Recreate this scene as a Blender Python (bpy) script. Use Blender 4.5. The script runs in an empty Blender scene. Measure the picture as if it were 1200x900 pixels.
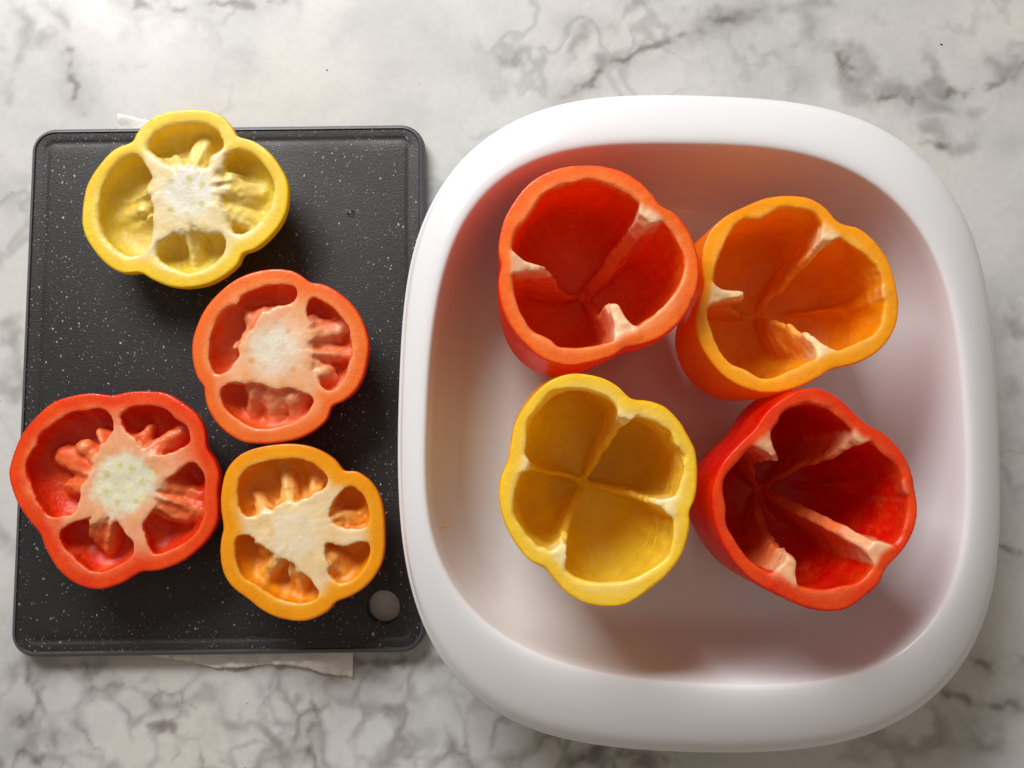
import bpy, bmesh, math, random
import numpy as np
from mathutils import Vector

# ------------------------------------------------------------------ camera, light, exposure
scene = bpy.context.scene
C = scene.collection
F_PX, CAM_H, PITCH = 900.0, 0.40, math.radians(5.0)
cam_data = bpy.data.cameras.new('camera')
cam_data.sensor_fit = 'HORIZONTAL'
cam_data.angle = 2 * math.atan(600.0 / F_PX)
cam_data.clip_start, cam_data.clip_end = 0.01, 20
cam = bpy.data.objects.new('camera', cam_data)
cam.location = (0, 0, CAM_H)
cam.rotation_euler = (PITCH, 0, 0)
C.objects.link(cam)
scene.camera = cam

world = bpy.data.worlds.new('World')
scene.world = world
world.use_nodes = True
bg = world.node_tree.nodes['Background']
bg.inputs['Color'].default_value = (1.0, 0.83, 0.67, 1)
bg.inputs['Strength'].default_value = 0.28

def area_light(name, loc, target, sx, sy, power, color):
    d = bpy.data.lights.new(name, 'AREA')
    d.shape = 'RECTANGLE'; d.size = sx; d.size_y = sy
    d.energy = power; d.color = color
    o = bpy.data.objects.new(name, d)
    o.location = loc
    o.rotation_euler = (Vector(target) - Vector(loc)).to_track_quat('-Z', 'Y').to_euler()
    C.objects.link(o)
    return o
area_light('window_light', (-0.50, 1.06, 0.82), (0.0, 0.0, 0.03), 0.80, 0.50, 27.0, (1.0, 0.985, 0.965))

scene.view_settings.view_transform = 'Standard'
scene.view_settings.look = 'None'
scene.view_settings.exposure = 0.0
scene.view_settings.gamma = 1.0
scene.view_settings.use_curve_mapping = False
scene.cycles.max_bounces = 9
scene.cycles.diffuse_bounces = 7
scene.cycles.glossy_bounces = 4
scene.cycles.transmission_bounces = 6
scene.cycles.use_adaptive_sampling = True
scene.cycles.adaptive_threshold = 0.03
scene.cycles.use_denoising = True

# ------------------------------------------------------------------ helpers
rng = np.random.default_rng(7)
cp, sp_ = math.cos(PITCH), math.sin(PITCH)

def P(px, py, z):
    """point of the place seen at photo position (px, py), lying at height z (metres)"""
    px = np.asarray(px, float); py = np.asarray(py, float)
    dx = (px - 600) / F_PX; dy = (450 - py) / F_PX; dz = -1.0
    wy = cp * dy - sp_ * dz; wz = sp_ * dy + cp * dz
    t = (CAM_H - z) / -wz
    return np.stack([dx * t, wy * t], -1)

def tr(ox, oy, s, pts):
    return [(ox + a / s, oy + b / s) for a, b in pts]

def srgb(h):
    h = h.lstrip('#')
    c = np.array([int(h[i:i + 2], 16) / 255 for i in (0, 2, 4)])
    return np.where(c <= 0.04045, c / 12.92, ((c + 0.055) / 1.055) ** 2.4)

def sstep(a, b, x):
    t = np.clip((x - a) / (b - a), 0, 1)
    return t * t * (3 - 2 * t)

LAT = rng.random((32, 32, 32)).astype(np.float32)
def vnoise(x, y, z, scale, seed=0):
    x, y, z = np.broadcast_arrays(np.asarray(x, np.float32) * scale + 7.3 * seed,
                                  np.asarray(y, np.float32) * scale + 3.1 * seed,
                                  np.asarray(z, np.float32) * scale + 5.7 * seed)
    xi = np.floor(x); yi = np.floor(y); zi = np.floor(z)
    fx = x - xi; fy = y - yi; fz = z - zi
    fx = fx * fx * (3 - 2 * fx); fy = fy * fy * (3 - 2 * fy); fz = fz * fz * (3 - 2 * fz)
    xi = xi.astype(np.int32) & 31; yi = yi.astype(np.int32) & 31; zi = zi.astype(np.int32) & 31
    x1 = (xi + 1) & 31; y1 = (yi + 1) & 31; z1 = (zi + 1) & 31
    a = LAT[xi, yi, zi] * (1 - fx) + LAT[x1, yi, zi] * fx
    b = LAT[xi, y1, zi] * (1 - fx) + LAT[x1, y1, zi] * fx
    c = LAT[xi, yi, z1] * (1 - fx) + LAT[x1, yi, z1] * fx
    d = LAT[xi, y1, z1] * (1 - fx) + LAT[x1, y1, z1] * fx
    a = a * (1 - fy) + b * fy; c = c * (1 - fy) + d * fy
    return (a * (1 - fz) + c * fz) * 2 - 1

def lerp(a, b, t):
    return a + (b - a) * t[..., None]

def smin(a, b, k):
    h = np.clip(0.5 + 0.5 * (b - a) / k, 0, 1)
    return b * (1 - h) + a * h - k * h * (1 - h)
def smax(a, b, k):
    return -smin(-a, -b, k)

def surface_nets(F, org, h):
    s = F < 0
    nx, ny, nz = F.shape
    cnt = np.zeros((nx - 1, ny - 1, nz - 1), np.int8)
    for dx in (0, 1):
        for dy in (0, 1):
            for dz in (0, 1):
                cnt += s[dx:nx - 1 + dx, dy:ny - 1 + dy, dz:nz - 1 + dz]
    act = (cnt > 0) & (cnt < 8)
    ii, jj, kk = np.nonzero(act)
    idx = -np.ones(act.shape, np.int64); idx[act] = np.arange(len(ii))
    pos = np.zeros((len(ii), 3)); num = np.zeros(len(ii))
    for ax in range(3):
        o1, o2 = [a for a in range(3) if a != ax]
        for u in (0, 1):
            for v in (0, 1):
                a = [0, 0, 0]; a[o1] = u; a[o2] = v
                b = list(a); b[ax] = 1
                fa = F[ii + a[0], jj + a[1], kk + a[2]].astype(float)
                fb = F[ii + b[0], jj + b[1], kk + b[2]].astype(float)
                m = (fa < 0) != (fb < 0)
                t = np.where(m, fa / np.where(fa == fb, 1, fa - fb), 0)
                for q in range(3):
                    pos[:, q] += np.where(m, t if q == ax else a[q], 0)
                num += m
    verts = (pos / num[:, None] + np.stack([ii, jj, kk], 1)) * h + np.asarray(org)
    quads = []
    def add(m, ins, cells):
        i, j, k = np.nonzero(m)
        q = np.stack([idx[i + c[0], j + c[1], k + c[2]] for c in cells], 1)
        fl = ~ins[i, j, k]
        q[fl] = q[fl][:, ::-1]
        quads.append(q)
    A = s[:-1, 1:-1, 1:-1]; add(A != s[1:, 1:-1, 1:-1], A, [(0, 0, 0), (0, 1, 0), (0, 1, 1), (0, 0, 1)])
    A = s[1:-1, :-1, 1:-1]; add(A != s[1:-1, 1:, 1:-1], A, [(0, 0, 0), (0, 0, 1), (1, 0, 1), (1, 0, 0)])
    A = s[1:-1, 1:-1, :-1]; add(A != s[1:-1, 1:-1, 1:], A, [(0, 0, 0), (1, 0, 0), (1, 1, 0), (0, 1, 0)])
    return verts, np.concatenate(quads)

def vert_normals(v, q):
    n = np.cross(v[q[:, 2]] - v[q[:, 0]], v[q[:, 3]] - v[q[:, 1]])
    out = np.zeros_like(v)
    for c in range(4):
        for a in range(3):
            out[:, a] += np.bincount(q[:, c], n[:, a], len(v))
    return out / np.maximum(np.linalg.norm(out, axis=1, keepdims=True), 1e-12)

def mesh_np(name, v, q, normals=None, tint=None, rough=None, lining=None):
    me = bpy.data.meshes.new(name)
    n, m = len(v), len(q)
    me.vertices.add(n); me.vertices.foreach_set('co', np.ascontiguousarray(v, np.float32).ravel())
    me.loops.add(m * 4); me.loops.foreach_set('vertex_index', np.ascontiguousarray(q, np.int32).ravel())
    me.polygons.add(m)
    me.polygons.foreach_set('loop_start', np.arange(0, m * 4, 4, dtype=np.int32))
    me.polygons.foreach_set('use_smooth', np.ones(m, bool))
    me.update(calc_edges=True)
    if tint is not None:
        at = me.attributes.new('tint', 'FLOAT_COLOR', 'POINT')
        at.data.foreach_set('color', np.concatenate([tint, np.ones((n, 1))], 1).astype(np.float32).ravel())
    if rough is not None:
        at = me.attributes.new('wet', 'FLOAT', 'POINT')
        at.data.foreach_set('value', np.asarray(rough, np.float32))
    if lining is not None:
        at = me.attributes.new('lining', 'FLOAT', 'POINT')
        at.data.foreach_set('value', np.asarray(lining, np.float32))
    if normals is not None:
        me.normals_split_custom_set_from_vertices(np.asarray(normals, np.float32))
    return me

def put(name, me, mat, parent=None, label=None):
    o = bpy.data.objects.new(name, me)
    C.objects.link(o)
    if mat is not None: me.materials.append(mat)
    if parent is not None: o.parent = parent
    if label: o['label'] = label
    return o

def thing(name, label, cat, loc=(0, 0, 0), group=None):
    o = bpy.data.objects.new(name, None)
    o.empty_display_size = 0.01
    o.location = loc; o['label'] = label; o['category'] = cat
    if group: o['group'] = group
    C.objects.link(o)
    return o

def tag(o, label, cat, group=None):
    o['label'] = label; o['category'] = cat
    if group: o['group'] = group
    return o

def split_parts(root, v, q, fid, names, mat, tint=None, rough=None, labels={}, lining=None):
    """one continuous surface handed out to the parts it belongs to (normals kept across the joins)"""
    nrm = vert_normals(v, q)
    for k, nm in names.items():
        qq = q[fid == k]
        if len(qq) < 12: continue
        used, inv = np.unique(qq, return_inverse=True)
        qq = inv.reshape(-1, 4)
        me = mesh_np(nm, v[used], qq, nrm[used], None if tint is None else tint[used],
                     None if rough is None else rough[used], None if lining is None else lining[used])
        put(nm, me, mat[k] if isinstance(mat, dict) else mat, root, labels.get(k))

def largest_only(fid, q, ids, fallback=0):
    """a rib or ridge keeps its one connected piece; crumbs of it go to the flesh"""
    for k in ids:
        f = np.nonzero(fid == k)[0]
        if not len(f): continue
        used, inv = np.unique(q[f], return_inverse=True)
        qq = inv.reshape(-1, 4); lab = np.arange(len(used))
        while True:
            m = lab[qq].min(1); new = lab.copy()
            for c in range(4): np.minimum.at(new, qq[:, c], m)
            new = new[new]
            if (new == lab).all(): break
            lab = new
        fl = lab[qq[:, 0]]
        u, n = np.unique(fl, return_counts=True)
        fid[f[fl != u[n.argmax()]]] = fallback
    return fid

# ------------------------------------------------------------------ node materials
class NT:
    def __init__(s, name):
        s.m = bpy.data.materials.new(name); s.m.use_nodes = True
        s.t = s.m.node_tree; s.t.nodes.clear()
        s.out = s.t.nodes.new('ShaderNodeOutputMaterial')
    def n(s, kind, ins=None, **props):
        nd = s.t.nodes.new('ShaderNode' + kind)
        for k, v in props.items(): setattr(nd, k, v)
        for k, v in (ins or {}).items():
            if isinstance(v, bpy.types.NodeSocket): s.t.links.new(v, nd.inputs[k])
            else: nd.inputs[k].default_value = v
        return nd
    def math(s, op, a, b=0.0, clamp=False):
        return s.n('Math', {0: a, 1: b}, operation=op, use_clamp=clamp).outputs[0]
    def vec(s, op, a, b=None, out=0):
        ins = {0: a}
        if b is not None: ins[1] = b
        return s.n('VectorMath', ins, operation=op).outputs[out]
    def mix(s, f, a, b, blend='MIX'):
        nd = s.t.nodes.new('ShaderNodeMix'); nd.data_type = 'RGBA'; nd.blend_type = blend
        for k, v in ((0, f), (6, a), (7, b)):
            if isinstance(v, bpy.types.NodeSocket): s.t.links.new(v, nd.inputs[k])
            else: nd.inputs[k].default_value = v
        return nd.outputs[2]
    def ramp(s, f, lo, hi, a=0.0, b=1.0):
        return s.n('MapRange', {0: f, 1: lo, 2: hi, 3: a, 4: b}, interpolation_type='SMOOTHSTEP').outputs[0]
    def noise(s, vec, scale, detail=2.0, rough=0.5, dist=0.0):
        return s.n('TexNoise', {'Vector': vec, 'Scale': scale, 'Detail': detail, 'Roughness': rough, 'Distortion': dist})
    def done(s, sh):
        s.t.links.new(sh, s.out.inputs['Surface']); return s.m

def col(h): return (*srgb(h), 1.0)

def pepper_material(name, transl):
    b = NT(name)
    co = b.n('TexCoord').outputs['Object']
    tint = b.n('Attribute', attribute_name='tint').outputs['Color']
    wet = b.n('Attribute', attribute_name='wet').outputs['Fac']
    lin = b.n('Attribute', attribute_name='lining').outputs['Fac']
    n1 = b.noise(co, 420, 4, 0.6).outputs[0]
    n2 = b.noise(co, 1500, 3, 0.6).outputs[0]
    n3 = b.noise(co, 90, 3, 0.55).outputs[0]
    v = b.math('ADD', b.math('MULTIPLY', n1, 0.16), b.math('ADD', b.math('MULTIPLY', n3, 0.20), 0.82))
    c = b.n('HueSaturation', {'Hue': b.math('ADD', b.math('MULTIPLY', b.math('SUBTRACT', n3, 0.5), 0.02), 0.5),
                              'Saturation': b.math('ADD', 1.02, b.math('MULTIPLY', b.math('SUBTRACT', n2, 0.5), -0.25)),
                              'Value': v, 'Fac': 1.0, 'Color': tint}).outputs[0]
    hgt = b.math('ADD', b.math('MULTIPLY', n1, 0.6), b.math('MULTIPLY', n2, 0.4))
    bump = b.n('Bump', {'Strength': b.math('ADD', b.math('ADD', 0.05, b.math('MULTIPLY', wet, 0.36)), b.math('MULTIPLY', lin, 0.26)), 'Distance': 0.0009, 'Height': hgt}).outputs[0]
    rgh = b.math('ADD', 0.22, b.math('MULTIPLY', wet, 0.13))
    pr = b.n('BsdfPrincipled', {'Base Color': c, 'Roughness': rgh, 'Normal': bump, 'IOR': 1.42, 'Specular IOR Level': 0.45})
    b.t.links.new(bump, pr.inputs['Coat Normal'])
    b.t.links.new(b.math('ADD', 0.25, b.math('MULTIPLY', wet, 0.45)), pr.inputs['Coat Weight'])
    pr.inputs['Coat Roughness'].default_value = 0.08
    pr.inputs['Coat IOR'].default_value = 1.36
    tl = b.n('BsdfTranslucent', {'Color': c})
    tf = b.math('ADD', b.math('ADD', 0.20, b.math('MULTIPLY', lin, transl)), b.math('MULTIPLY', b.math('SUBTRACT', 1.0, wet), 0.32))
    mx = b.n('MixShader', {0: tf, 1: pr.outputs[0], 2: tl.outputs[0]})
    return b.done(mx.outputs[0])

def dish_material():
    b = NT('white_glazed_ceramic')
    co = b.n('TexCoord').outputs['Object']
    n = b.noise(co, 14, 2).outputs[0]
    n2 = b.noise(co, 240, 3).outputs[0]
    c = b.mix(n, col('#D8DADE'), col('#DCDEE2'))
    sm = b.noise(b.n('Mapping', {'Vector': co, 'Scale': (1, 3, 1)}).outputs[0], 60, 4, 0.6).outputs[0]
    rg = b.ramp(sm, 0.35, 0.75, 0.13, 0.24)
    bump = b.n('Bump', {'Strength': 0.03, 'Distance': 0.001, 'Height': b.math('ADD', n2, b.math('MULTIPLY', n, 2.0))}).outputs[0]
    pr = b.n('BsdfPrincipled', {'Base Color': c, 'Roughness': rg, 'Normal': bump, 'IOR': 1.5})
    return b.done(pr.outputs[0])

def board_material():
    b = NT('black_speckled_plastic')
    co = b.n('TexCoord').outputs['Object']
    warp = b.noise(co, 900, 2).outputs['Color']
    p = b.n('VectorMath', {0: co, 1: b.n('VectorMath', {0: b.vec('SUBTRACT', warp, (0.5, 0.5, 0.5)), 'Scale': 0.0016}, operation='SCALE').outputs[0]}, operation='ADD').outputs[0]
    p = b.n('Mapping', {'Vector': p, 'Rotation': (0, 0, 0.6), 'Scale': (1.0, 0.72, 1.0)}).outputs[0]
    fl = None
    dens = b.noise(co, 22, 2).outputs[0]
    for sc, thr, lim in ((190, 0.13, 0.74), (340, 0.16, 0.71), (640, 0.19, 0.62)):
        vo = b.n('TexVoronoi', {'Vector': p, 'Scale': sc, 'Randomness': 1.0}, voronoi_dimensions='2D')
        sepr = b.n('SeparateColor', {0: vo.outputs['Color']})
        size = b.math('MULTIPLY', sepr.outputs[1], thr)
        dot = b.ramp(b.math('SUBTRACT', size, vo.outputs['Distance']), 0.0, 0.03)
        keep = b.math('GREATER_THAN', b.math('ADD', sepr.outputs[0], b.math('MULTIPLY', b.math('SUBTRACT', dens, 0.5), 0.9)), lim)
        bri = b.math('ADD', 0.10, b.math('MULTIPLY', b.math('POWER', sepr.outputs[2], 2.2), 0.65))
        f = b.math('MULTIPLY', b.math('MULTIPLY', dot, keep), bri)
        fl = f if fl is None else b.math('MAXIMUM', fl, f)
    base = b.mix(b.noise(co, 30, 4).outputs[0], (0.0040, 0.0040, 0.0046, 1), (0.0065, 0.0065, 0.0074, 1))
    # knife wear: fine pale scratches in patches
    m1 = b.n('Mapping', {'Vector': co, 'Rotation': (0, 0, 0.5), 'Scale': (1, 14, 1)}).outputs[0]
    m2 = b.n('Mapping', {'Vector': co, 'Rotation': (0, 0, -0.9), 'Scale': (1, 18, 1)}).outputs[0]
    s1 = b.ramp(b.noise(m1, 120, 3, 0.6).outputs[0], 0.66, 0.76)
    s2 = b.ramp(b.noise(m2, 110, 3, 0.6).outputs[0], 0.68, 0.78)
    patch = b.ramp(b.noise(co, 18, 2).outputs[0], 0.48, 0.66)
    scr = b.math('MULTIPLY', b.math('MAXIMUM', s1, s2), patch)
    grit = b.math('MULTIPLY', b.ramp(b.noise(co, 1400, 2, 0.7).outputs[0], 0.60, 0.74), b.math('MULTIPLY', patch, 0.5))
    c = b.mix(b.math('MULTIPLY', b.math('ADD', scr, grit), 0.20, True), base, (0.45, 0.45, 0.46, 1))
    c = b.mix(fl, c, col('#C9C8C6'))
    hn = b.math('ADD', b.noise(co, 1100, 3, 0.6).outputs[0], b.math('MULTIPLY', scr, 0.6))
    bump = b.n('Bump', {'Strength': 0.35, 'Distance': 0.0006, 'Height': hn}).outputs[0]
    pr = b.n('BsdfPrincipled', {'Base Color': c, 'Roughness': b.ramp(b.noise(co, 26, 4, 0.6).outputs[0], 0.3, 0.7, 0.48, 0.60), 'Normal': bump, 'IOR': 1.5, 'Specular IOR Level': 0.60})
    return b.done(pr.outputs[0])

def rim_material():
    b = NT('grey_rubbery_plastic')
    co = b.n('TexCoord').outputs['Object']
    n = b.noise(co, 200, 4, 0.6).outputs[0]
    c = b.mix(n, col('#45464D'), col('#57585F'))
    bump = b.n('Bump', {'Strength': 0.2, 'Distance': 0.0005, 'Height': b.noise(co, 1200, 2).outputs[0]}).outputs[0]
    pr = b.n('BsdfPrincipled', {'Base Color': c, 'Roughness': 0.48, 'Normal': bump})
    return b.done(pr.outputs[0])

def paper_material():
    b = NT('white_tissue')
    co = b.n('TexCoord').outputs['Object']
    n = b.noise(co, 900, 4, 0.65).outputs[0]
    c = b.mix(n, col('#D8D6D2'), col('#EFEDE9'))
    bump = b.n('Bump', {'Strength': 0.6, 'Distance': 0.0006, 'Height': n}).outputs[0]
    pr = b.n('BsdfPrincipled', {'Base Color': c, 'Roughness': 0.9, 'Normal': bump, 'Specular IOR Level': 0.1})
    return b.done(pr.outputs[0])

def plain_material(name, c, rough=0.4, transmission=0.0):
    b = NT(name)
    co = b.n('TexCoord').outputs['Object']
    n = b.noise(co, 600, 2).outputs[0]
    c2 = tuple(x * 0.8 for x in c[:3]) + (1,)
    pr = b.n('BsdfPrincipled', {'Base Color': b.mix(n, c, c2), 'Roughness': rough, 'Transmission Weight': transmission, 'IOR': 1.33})
    return b.done(pr.outputs[0])

def fbm(x, y, scale, seed, octv=4, gain=0.55):
    a, out, tot = 1.0, 0.0, 0.0
    for k in range(octv):
        out = out + a * vnoise(x, y, 0.37 * k, scale * 2 ** k, seed + 3 * k); tot += a; a *= gain
    return out / tot

def dist_paths(x, y, paths):
    d = np.full(x.shape, 1e9)
    for path in paths:
        q = np.array([P(a, b, 0) for a, b in path]) * 1000
        for A, B in zip(q[:-1], q[1:]):
            e = B - A
            t = np.clip(((x - A[0]) * e[0] + (y - A[1]) * e[1]) / (e @ e), 0, 1)
            d = np.minimum(d, np.hypot(x - A[0] - e[0] * t, y - A[1] - e[1] * t))
    return d

DARK_VEINS = [[(672, 112), (705, 88), (735, 70), (775, 55), (800, 38), (845, 25), (895, 10)],
              [(978, 68), (1010, 92), (1040, 113), (1075, 115)], [(1105, 104), (1150, 102), (1180, 85), (1205, 62)],
              [(1082, 168), (1122, 167)], [(84, 55), (88, 90), (104, 132)], [(970, 5), (1000, 20)], [(1170, 640), (1205, 655)],
              [(1120, 822), (1160, 828), (1205, 820)], [(1150, 780), (1205, 770)], [(40, 775), (48, 815), (25, 850)],
              [(365, 790), (368, 850), (362, 905)], [(180, 858), (205, 860)], [(670, 890), (720, 882), (780, 900)], [(25, 885), (60, 895)],
              [(155, 3), (240, 8), (330, 2)], [(405, 770), (450, 778), (500, 770)]]
SOFT_VEINS = [[(600, 60), (660, 70), (730, 30), (790, 5)], [(690, 95), (790, 40), (900, 10), (980, 25), (1030, 15)], [(945, 20), (975, 65), (1000, 110)],
              [(1165, 50), (1170, 78)], [(1080, 62), (1092, 98)], [(970, 65), (1080, 115)], [(1080, 120), (1140, 125)],
              [(35, 50), (60, 45), (85, 50), (120, 58), (150, 62)], [(0, 105), (20, 70), (30, 20)], [(70, 0), (95, 40), (92, 80)],
              [(1170, 460), (1205, 470)], [(1180, 380), (1190, 400)], [(1085, 150), (1130, 165)], [(10, 760), (60, 800), (30, 840), (90, 870)],
              [(190, 835), (240, 830), (280, 860), (300, 890)], [(120, 800), (110, 850), (130, 905)], [(310, 790), (320, 850), (360, 870)],
              [(400, 790), (440, 800), (520, 770)], [(440, 830), (500, 870), (560, 900)], [(1100, 850), (1150, 880)], [(0, 380), (15, 470)], [(0, 610), (10, 660)],
              [(1000, 870), (1060, 880), (1140, 850)], [(480, 870), (430, 900)], [(280, 790), (330, 800), (345, 880), (300, 900)]]

def marble_material():
    b = NT('white_veined_marble')
    co = b.n('TexCoord').outputs['Object']
    tint = b.n('Attribute', attribute_name='tint').outputs['Color']
    n = b.noise(co, 260, 4, 0.65).outputs[0]
    c = b.n('HueSaturation', {'Hue': 0.5, 'Saturation': 1.0, 'Value': b.ramp(n, 0.3, 0.7, 0.965, 1.03), 'Fac': 1.0, 'Color': tint}).outputs[0]
    sk = b.n('TexVoronoi', {'Vector': co, 'Scale': 60.0}, voronoi_dimensions='2D')
    sr = b.n('SeparateColor', {0: sk.outputs['Color']})
    speck = b.math('MULTIPLY', b.ramp(sk.outputs['Distance'], 0.010, 0.030, 1, 0), b.math('GREATER_THAN', sr.outputs[0], 0.955))
    c = b.mix(b.math('MULTIPLY', speck, 0.7), c, col('#4A4038'))
    rg = b.ramp(b.noise(co, 40, 4).outputs[0], 0.3, 0.7, 0.24, 0.42)
    pr = b.n('BsdfPrincipled', {'Base Color': c, 'Roughness': rg, 'IOR': 1.5, 'Specular IOR Level': 0.30})
    return b.done(pr.outputs[0])

# ------------------------------------------------------------------ countertop
def countertop():
    xs = np.concatenate([np.linspace(-0.75, -0.30, 12)[:-1], np.arange(-0.30, 0.3001, 0.00125), np.linspace(0.30, 0.75, 12)[1:]])
    ys = np.concatenate([np.linspace(-0.65, -0.20, 12)[:-1], np.arange(-0.20, 0.2701, 0.00125), np.linspace(0.27, 0.65, 12)[1:]])
    gx, gy = np.meshgrid(xs, ys, indexing='ij')
    x, y = (gx * 1000).ravel(), (gy * 1000).ravel()
    wx, wy = fbm(x, y, 1 / 28, 1), fbm(x, y, 1 / 28, 11)
    fx, fy = fbm(x, y, 1 / 9, 21, 3), fbm(x, y, 1 / 9, 31, 3)
    dd = dist_paths(x + wx * 8 + fx * 6, y + wy * 8 + fy * 6, DARK_VEINS)
    ds = dist_paths(x + wx * 20 + fx * 4, y + wy * 20 + fy * 4, SOFT_VEINS)
    br = fbm(x, y, 1 / 11, 41, 4, 0.65)
    v_dark = sstep(4.4, 0.2, dd) * sstep(-0.22, 0.30, br)
    v_halo = sstep(17, 0, dd) * sstep(-0.4, 0.4, fbm(x, y, 1 / 24, 51))
    v_soft = sstep(9.5, 0, ds) * sstep(-0.35, 0.35, fbm(x, y, 1 / 18, 61))
    blot = sstep(0.30, 0.62, fbm(x, y, 1 / 34, 71, 3, 0.4))
    rid = np.abs(fbm(x + wx * 12, y + wy * 12, 1 / 42, 81, 5, 0.5))
    faint = sstep(0.085, 0.0, rid) * sstep(-0.30, 0.20, fbm(x, y, 1 / 70, 91, 2))
    near = sstep(-88, -122, y + 22 * fbm(x, y, 1 / 60, 101, 2)) * sstep(60, 0, x - 40 + 0 * y)
    # clouded pebbles parted by grey-green seams along the near side of the slab
    lat = np.stack([(x + wx * 13 + fx * 5) / 19, (y + wy * 13 + fy * 5) / 26], 1)
    ci = np.floor(lat).astype(int); d1 = np.full(len(x), 9.0); d2 = np.full(len(x), 9.0)
    for a in (-1, 0, 1):
        for b in (-1, 0, 1):
            c = ci + (a, b)
            jx = LAT[c[:, 0] & 31, c[:, 1] & 31, 3]; jy = LAT[c[:, 0] & 31, c[:, 1] & 31, 9]
            d = np.hypot(c[:, 0] + jx - lat[:, 0], c[:, 1] + jy - lat[:, 1])
            d2 = np.where(d < d1, d1, np.minimum(d2, d)); d1 = np.minimum(d1, d)
    web = sstep(0.34, 0.0, d2 - d1) * sstep(-0.45, 0.35, fbm(x, y, 1 / 26, 111)) * near
    webd = sstep(0.10, 0.0, d2 - d1) * sstep(0.0, 0.45, fbm(x, y, 1 / 20, 121)) * near
    c = lerp(np.tile(srgb('#C5C7C7'), (len(x), 1)), srgb('#C8C7C4'), sstep(-0.3, 0.4, fbm(x, y, 1 / 120, 131, 2)))
    c = lerp(c, srgb('#B4B6B7'), sstep(-0.2, 0.45, fbm(x, y, 1 / 48, 141, 5)) * 0.75)
    c = lerp(c, srgb('#989998'), faint * 0.55)
    c = lerp(c, srgb('#8E9092'), blot * 0.30)
    c = lerp(c, srgb('#82807D'), v_halo * 0.36)
    c = lerp(c, srgb('#7E7C79'), v_soft * 0.60)
    c = lerp(c, srgb('#7A7771'), web * 0.58)
    c = lerp(c, srgb('#685C53'), webd * 0.38)
    c = lerp(c, srgb('#55483D'), v_dark * 0.62)
    NX, NY = len(xs), len(ys)
    i = np.arange(NX * NY).reshape(NX, NY)
    q = np.stack([i[:-1, :-1], i[1:, :-1], i[1:, 1:], i[:-1, 1:]], -1).reshape(-1, 4)
    v = np.stack([gx.ravel(), gy.ravel(), np.zeros(NX * NY)], 1)
    # slab sides and underside
    ring = np.concatenate([i[:, 0], i[-1, 1:], i[-2::-1, -1], i[0, -2:0:-1]])
    lowr = v[ring] + (0, 0, -0.03)
    k = len(v); m = len(ring); rr = np.arange(m)
    v = np.concatenate([v, lowr]); c = np.concatenate([c, c[ring]])
    side = np.stack([ring, k + rr, k + (rr + 1) % m, ring[(rr + 1) % m]], 1)
    q = np.concatenate([q, side])
    me = mesh_np('countertop', v, q, None, c)
    me.set_sharp_from_angle(angle=math.radians(40))
    o = put('countertop', me, marble_material())
    o['kind'] = 'structure'; o['label'] = 'white marble countertop with grey and brown veins'
countertop()

# ------------------------------------------------------------------ paper towel under the board
def paper_towel():
    TL, TR, BL, BR = [P(x, y, 0.0006) for x, y in ((139, 134.5), (420, 190), (128, 767), (414, 790))]
    NX, NY = 90, 200
    u, w = np.meshgrid(np.linspace(0, 1, NX), np.linspace(0, 1, NY), indexing='ij')
    p = (TL * (1 - u[..., None]) + TR * u[..., None]) * (1 - w[..., None]) + (BL * (1 - u[..., None]) + BR * u[..., None]) * w[..., None]
    x, y = p[..., 0], p[..., 1]
    y = y + (vnoise(u * 9, w * 0, 0, 1, 3) * 0.0012) * (w > 0.97) + 0.0016 * np.sin(u * 11) * (w > 0.5) * w
    edge = sstep(0.955, 1.0, w) + sstep(0.03, 0.0, w)
    z = 0.0005 + 0.00030 * (np.sin(x * 2400 + 2 * vnoise(x, y, 0, 60, 5)) * np.sin(y * 2400 + 2 * vnoise(x, y, 0, 60, 8))) * (0.3 + 1.0 * edge) + edge * (0.0012 + 0.0016 * vnoise(x, y, 0, 90, 2) + 0.0011 * vnoise(x, y, 0, 260, 6))
    z = np.maximum(z, 0.0002)
    z = np.where(edge < 0.01, np.minimum(z, 0.00085), z)
    v = np.stack([x, y, z], -1).reshape(-1, 3)
    i = np.arange(NX * NY).reshape(NX, NY)
    q = np.stack([i[:-1, :-1], i[:-1, 1:], i[1:, 1:], i[1:, :-1]], -1).reshape(-1, 4)
    n = vert_normals(v, q)
    if n[:, 2].mean() < 0: q = q[:, ::-1]
    me = mesh_np('paper_towel', v, q)
    o = put('paper_towel', me, paper_material())
    md = o.modifiers.new('thickness', 'SOLIDIFY'); md.thickness = 0.00015; md.offset = 1
    tag(o, 'white paper towel sheet poking out from under the black cutting board', 'paper towel')
paper_towel()

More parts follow.
